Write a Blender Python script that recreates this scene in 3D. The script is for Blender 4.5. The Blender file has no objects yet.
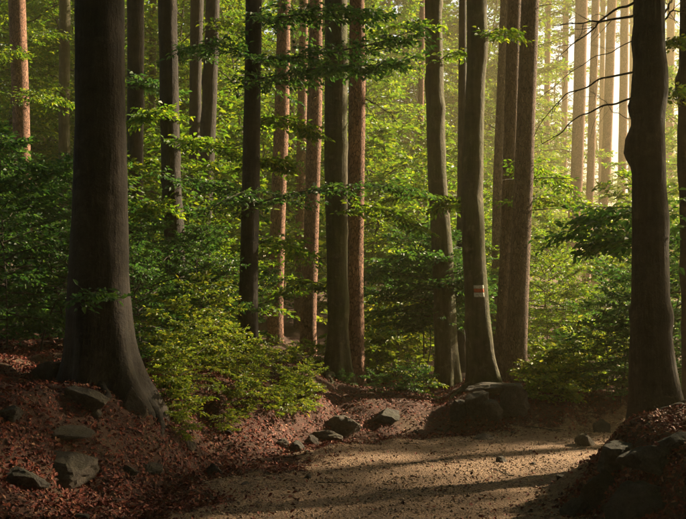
import bpy, math, random
import numpy as np
from mathutils import Vector

# ---------------------------------------------------------------- camera, sky, sun, exposure
scene = bpy.context.scene
COL = scene.collection
W0, H0, F = 686.0, 519.0, 1088.0
CAM = np.array([0.0, 0.0, 1.6]); PITCH = math.atan(50.5 / F)
cam_d = bpy.data.cameras.new("camera"); cam = bpy.data.objects.new("camera", cam_d); COL.objects.link(cam)
cam_d.sensor_width = 36; cam_d.lens = 36 * F / W0; cam_d.clip_end = 2000; cam_d.clip_start = 0.05
cam.location = CAM; cam.rotation_euler = (math.pi / 2 + PITCH, 0, 0)
scene.camera = cam

SUN_ELEV, SUN_AZ = math.radians(27), math.radians(60)     # azimuth clockwise from +Y (view direction)
world = bpy.data.worlds.new("World"); scene.world = world; world.use_nodes = True
nt = world.node_tree; bg = nt.nodes["Background"]
sky = nt.nodes.new("ShaderNodeTexSky"); sky.sky_type = 'NISHITA'; sky.sun_disc = False
sky.sun_elevation = SUN_ELEV; sky.sun_rotation = SUN_AZ; sky.dust_density = 2.0; sky.air_density = 1.5; sky.ozone_density = 3.0
nt.links.new(sky.outputs[0], bg.inputs[0]); bg.inputs[1].default_value = 0.05
sun_d = bpy.data.lights.new("sun", 'SUN'); sun = bpy.data.objects.new("sun", sun_d); COL.objects.link(sun)
sun_d.energy = 5.0; sun_d.angle = math.radians(1.8); sun_d.color = (1.0, 0.80, 0.50)
SDIR = Vector((math.cos(SUN_ELEV) * math.sin(SUN_AZ), math.cos(SUN_ELEV) * math.cos(SUN_AZ), math.sin(SUN_ELEV)))
sun.rotation_euler = SDIR.to_track_quat('Z', 'Y').to_euler(); sun.location = (20, 5, 15)
scene.view_settings.view_transform = 'Standard'; scene.view_settings.look = 'None'
scene.view_settings.exposure = 2.0; scene.view_settings.gamma = 1.0
scene.render.engine = 'CYCLES'
cy = scene.cycles
cy.use_denoising = True
cy.max_bounces = 7; cy.diffuse_bounces = 4; cy.glossy_bounces = 2; cy.transmission_bounces = 5
cy.volume_bounces = 1; cy.transparent_max_bounces = 8; cy.sample_clamp_indirect = 4.0

rng = np.random.default_rng(7)
random.seed(7)

# ---------------------------------------------------------------- small maths
def sm(t):
    t = np.clip(t, 0, 1); return t * t * (3 - 2 * t)

def _hash(i, j, k, s):
    h = (i * 374761393 + j * 668265263 + k * 2147483647 + s * 1274126177) & 0xFFFFFFFF
    h = ((h ^ (h >> 13)) * 1274126177) & 0xFFFFFFFF
    h = (h ^ (h >> 16)) & 0xFFFFFF
    return h / float(0xFFFFFF)

def vnoise(x, y, z=0.0, seed=1):
    x, y, z = np.broadcast_arrays(np.asarray(x, float), np.asarray(y, float), np.asarray(z, float))
    xi, yi, zi = np.floor(x).astype(np.int64), np.floor(y).astype(np.int64), np.floor(z).astype(np.int64)
    u, v, w = sm(x - xi), sm(y - yi), sm(z - zi)
    r = 0
    for a in (0, 1):
        for b in (0, 1):
            for c in (0, 1):
                r = r + (u if a else 1 - u) * (v if b else 1 - v) * (w if c else 1 - w) * _hash(xi + a, yi + b, zi + c, seed)
    return r * 2 - 1

def fbm(x, y, z=0.0, seed=1, octv=4):
    r, a = 0, 1.0
    for o in range(octv):
        r = r + a * vnoise(x * 2 ** o, y * 2 ** o, np.asarray(z) * 2 ** o, seed + o); a *= 0.5
    return r

def nrm(v):
    return v / np.maximum(np.linalg.norm(v, axis=-1, keepdims=True), 1e-9)

cP, sP = math.cos(PITCH), math.sin(PITCH)
def ray(px, py):
    a, b = (px - W0 / 2) / F, (H0 / 2 - py) / F
    return np.array([a, cP - b * sP, sP + b * cP])
def on_plane(px, py, Y):                    # the point of that sight line at depth Y
    d = ray(px, py); return CAM + d * (Y / d[1])

# ---------------------------------------------------------------- terrain
PATH = np.array([(0.0, -70), (-0.1, 0), (-0.05, 5), (0.1, 8.2), (0.6, 10.3), (1.6, 11.9), (3.0, 12.9), (5.2, 13.7), (10, 15), (30, 19), (90, 26)])
def path_dist(x, y):
    d = np.full(np.shape(x), 1e9)
    for a, b in zip(PATH[:-1], PATH[1:]):
        e = b - a; t = np.clip(((x - a[0]) * e[0] + (y - a[1]) * e[1]) / (e @ e), 0, 1)
        d = np.minimum(d, np.hypot(x - a[0] - t * e[0], y - a[1] - t * e[1]))
    return d

def terrain(x, y):
    x = np.asarray(x, float); y = np.asarray(y, float)
    pd = path_dist(x, y)
    # left bank: its foot runs beside the path
    s = -((x + 1.22) * 6.0 - (y - 10.9) * 2.35) / 6.44
    s = s + 0.22 * fbm(x * 0.9, y * 0.9, 0, 11, 3)
    hb = np.interp(y, [-20, 6, 12, 15, 18, 22, 40, 75, 120, 260], [1.1, 1.1, 1.02, 0.95, 0.75, 0.75, 1.6, 3, 6, 13]) - 0.15
    left = hb * sm(s / 1.45) + 0.10 * np.clip(s - 1.5, 0, 12)
    # bank beyond the bend, with a worn gully between two knolls
    far = 0.40 * sm((y - 14.0 - 0.09 * np.clip(x - 2.5, 0, 99) - 0.25 * vnoise(x * 1.1, y * 1.1, 0, 5)) / 1.5)
    far = far - 0.16 * np.exp(-((x - 1.35 - 0.05 * (y - 15)) / 0.35) ** 2) * sm((y - 14) / 1.0) * (1 - sm((y - 17) / 4))
    far = far * sm((pd - 1.05) / 1.0)
    far = far + np.interp(y, [20, 40, 75, 120, 260], [0, 0.3, 1.5, 5.0, 12.0])
    # knoll with the dark tree inside the bend
    r = np.sqrt(((x - 4.45) / 2.85) ** 2 + ((y - 8.6) / 3.6) ** 2) + 0.07 * fbm(x * 1.6, y * 1.6, 0, 23, 3)
    kn = 0.66 * sm((1.0 - r) / 0.36) * sm((pd - 1.0) / 0.6) + 0.12 * np.clip(0.7 - r, 0, 1)
    kn = np.maximum(kn, 0.5 * sm((x - 5.5) / 3) * (y < 30) * sm((pd - 1.3) / 1.5))
    h = np.maximum(left, far * sm((y - 13) / 1)) ; h = np.maximum(h, kn)
    off = sm((pd - 0.9) / 0.9)
    h = h + off * (0.055 * fbm(x * 1.3, y * 1.3, 0, 31, 4) + 0.03 * fbm(x * 5, y * 5, 0, 37, 3)) + 0.012 * fbm(x * 2.2, y * 2.2, 0, 41, 3)
    h = h - 0.02 * np.exp(-((pd - 0.62) / 0.2) ** 2) * (0.6 + 0.4 * vnoise(x * .8, y * .8, 0, 53))
    h = h + off * sm(left / 0.4) * 0.06 * fbm(x * 3.2, y * 3.2, 0, 47, 2)
    return h
def tz(x, y): return float(terrain(np.array([x]), np.array([y]))[0])
def ground_at(px, py):                      # where that sight line meets the ground
    d = ray(px, py); ts = np.linspace(5, 60, 2200); p = CAM + d * ts[:, None]
    k = np.argmax(p[:, 2] < terrain(p[:, 0], p[:, 1])); return p[k]

# ---------------------------------------------------------------- mesh helpers
def mesh_np(name, verts, faces, mat=None, smooth=False, rnd=None):
    verts = np.asarray(verts, np.float32); faces = np.asarray(faces, np.int32); n, k = faces.shape
    me = bpy.data.meshes.new(name)
    me.vertices.add(len(verts)); me.vertices.foreach_set("co", verts.ravel())
    me.loops.add(n * k); me.loops.foreach_set("vertex_index", faces.ravel())
    me.polygons.add(n); me.polygons.foreach_set("loop_start", np.arange(0, n * k, k, dtype=np.int32))
    me.polygons.foreach_set("use_smooth", np.full(n, bool(smooth)))
    if rnd is not None:
        at = me.attributes.new("rnd", 'FLOAT', 'FACE'); at.data.foreach_set("value", np.asarray(rnd, np.float32))
    me.update(calc_edges=True)
    if mat: me.materials.append(mat)
    return me
def link(name, data, parent=None, loc=None):
    o = bpy.data.objects.new(name, data); COL.objects.link(o)
    if parent is not None: o.parent = parent
    if loc is not None: o.location = loc
    return o
def tag(o, label, cat, group=None):
    o["label"] = label; o["category"] = cat
    if group: o["group"] = group
    return o
def thing(name, label, cat, loc, group=None):
    o = link(name, None, None, loc); o.empty_display_size = 0.2
    return tag(o, label, cat, group)

def tube(points, radii, seg=8):
    P = np.asarray(points, float); R = np.asarray(radii, float); n = len(P)
    T = nrm(np.gradient(P, axis=0)); ref = np.array([0.13, 0.21, 1.0]) if abs(T[0][2]) < 0.9 else np.array([1.0, 0.1, 0])
    U = nrm(np.cross(T, ref)); V = np.cross(T, U)
    a = np.arange(seg) * 2 * math.pi / seg
    v = P[:, None] + R[:, None, None] * (U[:, None] * np.cos(a)[None, :, None] + V[:, None] * np.sin(a)[None, :, None])
    i = np.arange(n - 1)[:, None] * seg; j = np.arange(seg)[None]; j2 = (j + 1) % seg
    f = np.stack([i + j, i + j2, i + seg + j2, i + seg + j], -1).reshape(-1, 4)
    return v.reshape(-1, 3), f
def smooth_poly(pts, n=14):
    P = np.asarray(pts, float); t = np.linspace(0, 1, len(P)); q = np.linspace(0, 1, n)
    m = np.gradient(P, t, axis=0); out = []
    for x in q:
        k = min(int(np.searchsorted(t, x, 'right') - 1), len(P) - 2); h = t[k + 1] - t[k]; u = (x - t[k]) / h
        out.append((2*u**3 - 3*u**2 + 1) * P[k] + (u**3 - 2*u**2 + u) * h * m[k] + (-2*u**3 + 3*u**2) * P[k+1] + (u**3 - u**2) * h * m[k+1])
    return np.array(out)
class Acc:
    def __init__(s): s.v, s.f, s.n = [], [], 0
    def add(s, vf):
        v, f = vf; s.v.append(v); s.f.append(f + s.n); s.n += len(v)
    def mesh(s, name, mat, smooth=True): return mesh_np(name, np.concatenate(s.v), np.concatenate(s.f), mat, smooth)

def leaf_mesh(name, pos, d, up, size, mat, width=0.55, fold=0.12, curl=0.15, rnd=None):
    n = len(pos); d = nrm(d); s = nrm(np.cross(d, up)); u = np.cross(s, d); L = size[:, None]; Wd = L * width * 0.5
    base = pos; tip = pos + d * L - u * L * curl
    def side(sg, t, w): return pos + d * L * t + sg * s * Wd * w + u * (L * fold * w - L * curl * t * t)
    v = np.stack([base, side(1, .33, 1.0), side(1, .7, .72), tip, side(-1, .7, .72), side(-1, .33, 1.0)], 1).reshape(-1, 3)
    o = np.arange(n)[:, None] * 6
    f = np.stack([o + np.array([[0, 1, 2, 3]]), o + np.array([[0, 3, 4, 5]])], 1).reshape(-1, 4)
    r = rng.random(n) if rnd is None else rnd
    return mesh_np(name, v, f, mat, False, np.repeat(r, 2))

# ---------------------------------------------------------------- materials
def mat_new(name):
    m = bpy.data.materials.new(name); m.use_nodes = True; t = m.node_tree
    return m, t, t.nodes, t.links, t.nodes["Principled BSDF"]
def ramp(nodes, stops, interp='LINEAR'):
    r = nodes.new("ShaderNodeValToRGB"); e = r.color_ramp.elements; r.color_ramp.interpolation = interp
    while len(e) < len(stops): e.new(0.5)
    for k, (p, c) in enumerate(stops): e[k].position = p; e[k].color = (*c, 1)
    return r
def noise(nodes, links, vec, scale, detail=5, rough=0.6):
    n = nodes.new("ShaderNodeTexNoise"); n.inputs["Scale"].default_value = scale; n.inputs["Detail"].default_value = detail
    n.inputs["Roughness"].default_value = rough; links.new(vec, n.inputs["Vector"]); return n
def mixc(nodes, links, fac, a, b, mode='MIX'):
    n = nodes.new("ShaderNodeMix"); n.data_type = 'RGBA'; n.blend_type = mode
    for sock, val in ((n.inputs[0], fac), (n.inputs[6], a), (n.inputs[7], b)):
        if hasattr(val, "node"): links.new(val, sock)
        else: sock.default_value = val if not isinstance(val, tuple) else (*val, 1)
    return n.outputs[2]
def mapping(nodes, links, scale, coord="Object"):
    tc = nodes.new("ShaderNodeTexCoord"); mp = nodes.new("ShaderNodeMapping"); mp.inputs["Scale"].default_value = scale
    links.new(tc.outputs[coord], mp.inputs[0]); return mp.outputs[0]
def bump(nodes, links, height, bsdf, strength, dist):
    b = nodes.new("ShaderNodeBump"); b.inputs["Strength"].default_value = strength; b.inputs["Distance"].default_value = dist
    links.new(height, b.inputs["Height"]); links.new(b.outputs[0], bsdf.inputs["Normal"])

def leaf_mat(name, c1, c2, c3, trans, tw=0.45):
    m, t, N, L, B = mat_new(name)
    at = N.new("ShaderNodeAttribute"); at.attribute_name = "rnd"
    oi = N.new("ShaderNodeObjectInfo")
    r = ramp(N, [(0.0, c1), (0.55, c2), (1.0, c3)]); L.new(at.outputs["Fac"], r.inputs[0])
    hs = N.new("ShaderNodeHueSaturation"); ma = N.new("ShaderNodeMath"); ma.operation = 'MULTIPLY_ADD'
    L.new(oi.outputs["Random"], ma.inputs[0]); ma.inputs[1].default_value = 0.5; ma.inputs[2].default_value = 0.75
    L.new(ma.outputs[0], hs.inputs["Value"]); L.new(r.outputs[0], hs.inputs["Color"])
    L.new(hs.outputs[0], B.inputs["Base Color"]); B.inputs["Roughness"].default_value = 0.5; B.inputs["Specular IOR Level"].default_value = 0.35
    tr = N.new("ShaderNodeBsdfTranslucent")
    tc = mixc(N, L, 1.0, hs.outputs[0], trans, 'MULTIPLY'); L.new(tc, tr.inputs["Color"])
    mx = N.new("ShaderNodeMixShader"); mx.inputs[0].default_value = tw
    L.new(B.outputs[0], mx.inputs[1]); L.new(tr.outputs[0], mx.inputs[2]); L.new(mx.outputs[0], N["Material Output"].inputs["Surface"])
    return m
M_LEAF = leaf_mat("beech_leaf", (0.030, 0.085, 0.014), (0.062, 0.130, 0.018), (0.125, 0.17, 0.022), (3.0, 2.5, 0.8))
M_DARK = leaf_mat("beech_leaf_shaded", (0.018, 0.060, 0.026), (0.034, 0.088, 0.030), (0.062, 0.12, 0.034), (2.4, 2.3, 0.9), 0.4)  # darker, bluer copy of the beech leaf, with shade put into its colour
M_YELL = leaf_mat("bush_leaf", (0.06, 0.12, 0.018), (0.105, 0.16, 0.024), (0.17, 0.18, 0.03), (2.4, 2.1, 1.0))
M_NEED = leaf_mat("needle", (0.03, 0.06, 0.02), (0.045, 0.075, 0.022), (0.075, 0.09, 0.028), (2.0, 1.8, 1.0), 0.3)

def bark_beech(name, c_dark, c_mid, c_moss, moss=0.5):
    m, t, N, L, B = mat_new(name)
    v = mapping(N, L, (1, 1, 1)); vs = mapping(N, L, (5.0, 5.0, 7.0)); vv = mapping(N, L, (11, 11, 1.6))
    n1 = noise(N, L, v, 2.2, 6); n2 = noise(N, L, vs, 1.0, 6, 0.65); n3 = noise(N, L, vv, 1.2, 5, 0.65); n4 = noise(N, L, v, 26, 5, 0.7)
    r1 = ramp(N, [(0.3, c_dark), (0.7, c_mid)]); L.new(n2.outputs[0], r1.inputs[0])
    r2 = ramp(N, [(moss - 0.08, (0, 0, 0)), (moss + 0.14, (1, 1, 1))]); L.new(n1.outputs[0], r2.inputs[0])
    c = mixc(N, L, r2.outputs[0], r1.outputs[0], c_moss)
    r3 = ramp(N, [(0.35, (0.5, 0.5, 0.5)), (0.62, (1.1, 1.1, 1.1))]); L.new(n3.outputs[0], r3.inputs[0])
    c = mixc(N, L, 0.75, c, r3.outputs[0], 'MULTIPLY')
    r4 = ramp(N, [(0.66, (0, 0, 0)), (0.74, (1, 1, 1))]); L.new(n4.outputs[0], r4.inputs[0])
    c = mixc(N, L, r4.outputs[0], c, tuple(min(.2, q * 2.2) for q in c_mid))
    n5 = noise(N, L, v, 5.5, 7, 0.7); r5 = ramp(N, [(0.56, (0, 0, 0)), (0.68, (0.55, 0.55, 0.55))]); L.new(n5.outputs[0], r5.inputs[0])
    c = mixc(N, L, r5.outputs[0], c, tuple(min(.3, q * 1.5 + .005) for q in c_mid)); L.new(c, B.inputs["Base Color"])
    B.inputs["Roughness"].default_value = 0.85; B.inputs["Specular IOR Level"].default_value = 0.25
    a1 = N.new("ShaderNodeMath"); a1.operation = 'ADD'; L.new(n2.outputs[0], a1.inputs[0]); L.new(n3.outputs[0], a1.inputs[1])
    a2 = N.new("ShaderNodeMath"); a2.operation = 'MULTIPLY_ADD'; L.new(n4.outputs[0], a2.inputs[0]); a2.inputs[1].default_value = 0.5; L.new(a1.outputs[0], a2.inputs[2])
    bump(N, L, a2.outputs[0], B, 0.8, 0.03); return m
def bark_pine(name, c_crack, c_mid, c_hi):
    m, t, N, L, B = mat_new(name)
    v = mapping(N, L, (1, 1, 0.42)); wn = noise(N, L, v, 7, 4)
    add = N.new("ShaderNodeVectorMath"); add.operation = 'MULTIPLY_ADD'; add.inputs[1].default_value = (0.12, 0.12, 0.12)
    L.new(wn.outputs["Color"], add.inputs[0]); L.new(v, add.inputs[2])
    vo = N.new("ShaderNodeTexVoronoi"); vo.feature = 'DISTANCE_TO_EDGE'; vo.inputs["Scale"].default_value = 26; L.new(add.outputs[0], vo.inputs["Vector"])
    vc = N.new("ShaderNodeTexVoronoi"); vc.inputs["Scale"].default_value = 26; L.new(add.outputs[0], vc.inputs["Vector"])
    n1 = noise(N, L, v, 3.0, 6); n2 = noise(N, L, v, 45, 5, 0.7)
    sep = N.new("ShaderNodeSeparateColor"); L.new(vc.outputs["Color"], sep.inputs[0])
    rp = ramp(N, [(0.0, c_mid), (1.0, c_hi)]); L.new(sep.outputs[0], rp.inputs[0])
    rn = ramp(N, [(0.3, (0.6, 0.6, 0.62)), (0.7, (1.15, 1.1, 1.05))]); L.new(n1.outputs[0], rn.inputs[0])
    c = mixc(N, L, 0.9, rp.outputs[0], rn.outputs[0], 'MULTIPLY')
    re = ramp(N, [(0.0, (0, 0, 0)), (0.10, (1, 1, 1))]); L.new(vo.outputs["Distance"], re.inputs[0])
    c = mixc(N, L, re.outputs[0], c_crack, c)
    rl = ramp(N, [(0.62, (0, 0, 0)), (0.72, (1, 1, 1))]); L.new(n2.outputs[0], rl.inputs[0])
    c = mixc(N, L, rl.outputs[0], c, (0.22, 0.19, 0.15)); L.new(c, B.inputs["Base Color"])
    B.inputs["Roughness"].default_value = 0.9; B.inputs["Specular IOR Level"].default_value = 0.2
    a2 = N.new("ShaderNodeMath"); a2.operation = 'MULTIPLY_ADD'; L.new(n2.outputs[0], a2.inputs[0]); a2.inputs[1].default_value = 0.35; L.new(re.outputs[0], a2.inputs[2])
    bump(N, L, a2.outputs[0], B, 0.9, 0.02); return m
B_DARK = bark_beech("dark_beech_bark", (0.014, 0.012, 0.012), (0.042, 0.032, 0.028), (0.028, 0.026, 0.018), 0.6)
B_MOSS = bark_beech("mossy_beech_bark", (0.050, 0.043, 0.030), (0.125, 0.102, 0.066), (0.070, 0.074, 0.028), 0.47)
B_PINE = bark_pine("pine_bark", (0.06, 0.036, 0.030), (0.22, 0.118, 0.088), (0.34, 0.195, 0.145))
B_SPRU = bark_pine("spruce_bark", (0.045, 0.034, 0.030), (0.12, 0.080, 0.066), (0.19, 0.135, 0.108))
B_TWIG = bark_beech("twig_bark", (0.035, 0.030, 0.024), (0.075, 0.06, 0.045), (0.06, 0.055, 0.035), 0.6)

def rock_mat(name, c1, c2, moss):
    m, t, N, L, B = mat_new(name)
    v = mapping(N, L, (1, 1, 1)); n1 = noise(N, L, v, 13, 8, 0.75); n2 = noise(N, L, v, 4, 5); n3 = noise(N, L, v, 60, 4, 0.7)
    r1 = ramp(N, [(0.3, c1), (0.7, c2)]); L.new(n1.outputs[0], r1.inputs[0])
    g = N.new("ShaderNodeNewGeometry"); sx = N.new("ShaderNodeSeparateXYZ"); L.new(g.outputs["Normal"], sx.inputs[0])
    mu = N.new("ShaderNodeMath"); mu.operation = 'MULTIPLY_ADD'; L.new(sx.outputs[2], mu.inputs[0]); mu.inputs[1].default_value = 0.35; L.new(n2.outputs[0], mu.inputs[2])
    r2 = ramp(N, [(0.70, (0, 0, 0)), (0.90, (.8, .8, .8))]); L.new(mu.outputs[0], r2.inputs[0])
    c = mixc(N, L, r2.outputs[0], r1.outputs[0], moss); 
    r3 = ramp(N, [(0.35, (0.7, 0.7, 0.7)), (0.65, (1.15, 1.15, 1.15))]); L.new(n3.outputs[0], r3.inputs[0])
    c = mixc(N, L, 0.8, c, r3.outputs[0], 'MULTIPLY'); L.new(c, B.inputs["Base Color"])
    B.inputs["Roughness"].default_value = 0.9
    a = N.new("ShaderNodeMath"); a.operation = 'MULTIPLY_ADD'; L.new(n3.outputs[0], a.inputs[0]); a.inputs[1].default_value = 0.3; L.new(n1.outputs[0], a.inputs[2])
    bump(N, L, a.outputs[0], B, 1.0, 0.06); return m
M_ROCK = rock_mat("grey_rock", (0.050, 0.041, 0.037), (0.15, 0.120, 0.098), (0.068, 0.058, 0.036))
M_ROCKD = rock_mat("dark_rock", (0.034, 0.030, 0.030), (0.095, 0.082, 0.074), (0.050, 0.050, 0.032))

def ground_mat():
    m, t, N, L, B = mat_new("forest_soil")
    v = mapping(N, L, (1, 1, 1)); n1 = noise(N, L, v, 1.3, 6); n2 = noise(N, L, v, 14, 6, 0.7); n3 = noise(N, L, v, 60, 4, 0.7)
    r1 = ramp(N, [(0.25, (0.035, 0.018, 0.015)), (0.5, (0.085, 0.034, 0.026)), (0.75, (0.13, 0.055, 0.038))]); L.new(n2.outputs[0], r1.inputs[0])
    r2 = ramp(N, [(0.45, (0, 0, 0)), (0.66, (1, 1, 1))]); L.new(n1.outputs[0], r2.inputs[0])
    c = mixc(N, L, r2.outputs[0], r1.outputs[0], (0.12, 0.075, 0.045))
    r3 = ramp(N, [(0.3, (0.55, 0.55, 0.55)), (0.7, (1.25, 1.2, 1.2))]); L.new(n3.outputs[0], r3.inputs[0])
    c = mixc(N, L, 0.9, c, r3.outputs[0], 'MULTIPLY'); L.new(c, B.inputs["Base Color"]); B.inputs["Roughness"].default_value = 0.95
    a = N.new("ShaderNodeMath"); a.operation = 'ADD'; L.new(n2.outputs[0], a.inputs[0]); L.new(n3.outputs[0], a.inputs[1])
    bump(N, L, a.outputs[0], B, 0.8, 0.04); return m
M_SOIL = ground_mat()
def path_mat():
    m, t, N, L, B = mat_new("gravel_dirt")
    v = mapping(N, L, (1, 1, 1)); n1 = noise(N, L, v, 1.1, 6); n2 = noise(N, L, v, 22, 6, 0.7); n3 = noise(N, L, v, 90, 3, 0.7)
    vo = N.new("ShaderNodeTexVoronoi"); vo.inputs["Scale"].default_value = 48; L.new(v, vo.inputs["Vector"])
    r1 = ramp(N, [(0.3, (0.14, 0.080, 0.048)), (0.55, (0.26, 0.162, 0.10)), (0.8, (0.35, 0.235, 0.158))]); L.new(n2.outputs[0], r1.inputs[0])
    r2 = ramp(N, [(0.42, (0, 0, 0)), (0.7, (0.8, 0.8, 0.8))]); L.new(n1.outputs[0], r2.inputs[0])
    c = mixc(N, L, r2.outputs[0], r1.outputs[0], (0.17, 0.10, 0.062))
    sp = N.new("ShaderNodeSeparateColor"); L.new(vo.outputs["Color"], sp.inputs[0])
    r3 = ramp(N, [(0.0, (0.6, 0.6, 0.6)), (1.0, (1.3, 1.3, 1.3))]); L.new(sp.outputs[0], r3.inputs[0])
    c = mixc(N, L, 0.7, c, r3.outputs[0], 'MULTIPLY'); L.new(c, B.inputs["Base Color"]); B.inputs["Roughness"].default_value = 0.95
    a = N.new("ShaderNodeMath"); a.operation = 'SUBTRACT'; L.new(n2.outputs[0], a.inputs[0]); L.new(vo.outputs["Distance"], a.inputs[1])
    bump(N, L, a.outputs[0], B, 0.8, 0.025); return m
M_PATH = path_mat()
def rnd_mat(name, stops, rough=0.8):
    m, t, N, L, B = mat_new(name)
    at = N.new("ShaderNodeAttribute"); at.attribute_name = "rnd"; r = ramp(N, stops); L.new(at.outputs["Fac"], r.inputs[0])
    L.new(r.outputs[0], B.inputs["Base Color"]); B.inputs["Roughness"].default_value = rough; B.inputs["Specular IOR Level"].default_value = 0.12; return m
M_LIT = rnd_mat("dry_leaf", [(0, (0.04, 0.014, 0.013)), (0.45, (0.125, 0.030, 0.024)), (0.85, (0.21, 0.055, 0.036)), (1.0, (0.30, 0.15, 0.09))], 0.6)
M_GRAV = rnd_mat("gravel_stone", [(0, (0.11, 0.08, 0.06)), (0.5, (0.27, 0.185, 0.13)), (1.0, (0.44, 0.34, 0.26))], 0.85)
def paint(name, c):
    m, t, N, L, B = mat_new(name); v = mapping(N, L, (1, 1, 1)); n = noise(N, L, v, 60, 5, 0.7)
    r = ramp(N, [(0.33, (0.07, 0.062, 0.045)), (0.40, tuple(x * .6 for x in c)), (0.52, c)]); L.new(n.outputs[0], r.inputs[0]); L.new(r.outputs[0], B.inputs["Base Color"]); B.inputs["Roughness"].default_value = 0.8; return m
M_PWHITE, M_PRED = paint("white_paint", (0.62, 0.58, 0.52)), paint("red_paint", (0.55, 0.13, 0.05))

# ---------------------------------------------------------------- ground and path
def axis(lo, hi, a, b, fine):
    mid = list(np.arange(a, b + 1e-6, fine)); out = []; s, x = fine, a
    while x > lo: s *= 1.16; x -= s; out.append(x)
    res = out[::-1] + mid; s, x = fine, b
    while x < hi: s *= 1.16; x += s; res.append(x)
    return np.array(res)
def sheet(name, xs, ys, zoff, mat, keep=None):
    X, Y = np.meshgrid(xs, ys); Z = terrain(X, Y); Z = Z + (zoff(X, Y) if zoff else 0)
    nx = len(xs); i, j = np.meshgrid(np.arange(nx - 1), np.arange(len(ys) - 1)); k = (j * nx + i).ravel()
    f = np.stack([k, k + 1, k + nx + 1, k + nx], -1)
    if keep is not None:
        f = f[keep(X, Y).ravel()[k]]
        used = np.unique(f); mp = np.zeros(X.size, int); mp[used] = np.arange(len(used)); f = mp[f]
        v = np.stack([X, Y, Z], -1).reshape(-1, 3)[used]
    else: v = np.stack([X, Y, Z], -1).reshape(-1, 3)
    o = link(name, mesh_np(name, v, f, mat, True)); o["kind"] = "structure"; return o
xs, ys = axis(-200, 200, -6, 7, 0.055), axis(-60, 240, 5.5, 20, 0.06)
sheet("ground", xs, ys, None, M_SOIL)
def pmask(X, Y): return 1.5 + 0.34 * fbm(X * 0.9, Y * 0.9, 0, 61, 4) + 0.12 * vnoise(X * 6, Y * 6, 0, 67) - path_dist(X, Y)
sheet("path", axis(-20, 60, -2.5, 6, 0.05), axis(-40, 22, 6, 16, 0.05),
      lambda X, Y: np.clip(pmask(X, Y) * 0.05, -0.02, 0.010), M_PATH, lambda X, Y: pmask(X, Y) > -0.25)

# ---------------------------------------------------------------- twig and foliage generator
Z = np.array([0, 0, 1.0])
def jit(n, s): return rng.normal(0, s, (n, 3))
def at_twig(b, d, l, droop, t): return b + d * (l * t)[:, None] - Z * (droop * l * t * t)[:, None]
def kids(b, d, l, up, k, ang, ratio, droop, lmin, t0=0.12, flat=0.15):
    n = len(b); t = np.tile(np.linspace(t0, 0.97, k), n) + rng.uniform(-.3, .3, n * k) / k
    B, D, Lp, U, Dr = np.repeat(b, k, 0), np.repeat(d, k, 0), np.repeat(l, k), np.repeat(up, k, 0), np.repeat(droop, k)
    sg = np.tile(np.where(np.arange(k) % 2, 1.0, -1.0), n)[:, None]
    S = nrm(np.cross(D, U)); a = rng.normal(ang, 0.16, n * k)[:, None]
    nd = nrm(D * np.cos(a) + S * np.sin(a) * sg + jit(n * k, flat))
    nl = np.maximum(Lp * ratio * np.clip(1.12 - t, 0.1, 1) ** 0.75 * rng.uniform(0.65, 1.2, n * k), lmin)
    return at_twig(B, D, Lp, Dr, np.clip(t, 0, 1)), nd, nl, nrm(U + jit(n * k, 0.12)), np.repeat(droop, k) * rng.uniform(.6, 1.2, n * k)
def leaves_on(b, d, l, up, droop, spacing, size, curl=0.15, spread=0.95, tilt=0.42):
    cnt = np.maximum((l / spacing).astype(int), 2); idx = np.repeat(np.arange(len(b)), cnt)
    first = np.cumsum(cnt) - cnt; q = np.arange(len(idx)) - first[idx]
    t = (q + 0.6 + rng.uniform(-.2, .2, len(idx))) / cnt[idx]
    p = at_twig(b[idx], d[idx], l[idx], droop[idx], t)
    S = nrm(np.cross(d[idx], up[idx])) * np.where(q % 2, 1.0, -1.0)[:, None]
    last = (q == cnt[idx] - 1)[:, None]
    dd = nrm(d[idx] * np.where(last, 1.2, 0.75) + S * np.where(last, 0.1, spread) + jit(len(idx), 0.28) - Z * 0.18)
    uu = nrm(up[idx] + jit(len(idx), tilt))
    return p, dd, uu, size * rng.uniform(0.6, 1.25, len(idx))
def sticks(b, d, l, droop, r):                 # thin three-sided twigs, two spans each
    n = len(b); rings = []
    u = nrm(np.cross(d, np.array([0.2, 0.1, 1.0]))); v = np.cross(d, u); rr = np.clip(r * l, 0.0015, 0.02)[:, None]
    for t, w in ((0, 1.0), (0.55, 0.65), (1, 0.25)):
        c = at_twig(b, d, l, droop, np.full(n, t))
        for a in (0, 2.094, 4.189): rings.append(c + (u * math.cos(a) + v * math.sin(a)) * rr * w)
    vv = np.stack(rings, 1).reshape(-1, 3); o = np.arange(n)[:, None, None] * 9
    q = np.array([[i * 3 + j, i * 3 + (j + 1) % 3, i * 3 + 3 + (j + 1) % 3, i * 3 + 3 + j] for i in (0, 1) for j in range(3)])
    return vv, (o + q[None]).reshape(-1, 4)

def limbs_for(h0, h1, n, prof, elev, axisf=None, phase=None):
    """limb starts along a stem from height h0 to h1; prof(u) gives limb length, elev(u) its rise in radians"""
    u = np.linspace(0, 1, n) + rng.uniform(-.4, .4, n) / n; u = np.clip(u, 0, 1)
    az = np.arange(n) * 2.399 + (rng.uniform(0, 6.28) if phase is None else phase) + rng.normal(0, .35, n); e = elev(u) + rng.normal(0, .12, n)
    h = h0 + (h1 - h0) * u; b = np.stack([np.zeros(n), np.zeros(n), h], 1)
    if axisf is not None: b[:, :2] += axisf(h)
    d = np.stack([np.cos(az) * np.cos(e), np.sin(az) * np.cos(e), np.sin(e)], 1)
    return b, d, prof(u) * rng.uniform(0.7, 1.2, n), nrm(Z + jit(n, 0.18)), rng.uniform(0.05, 0.28, n)

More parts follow.
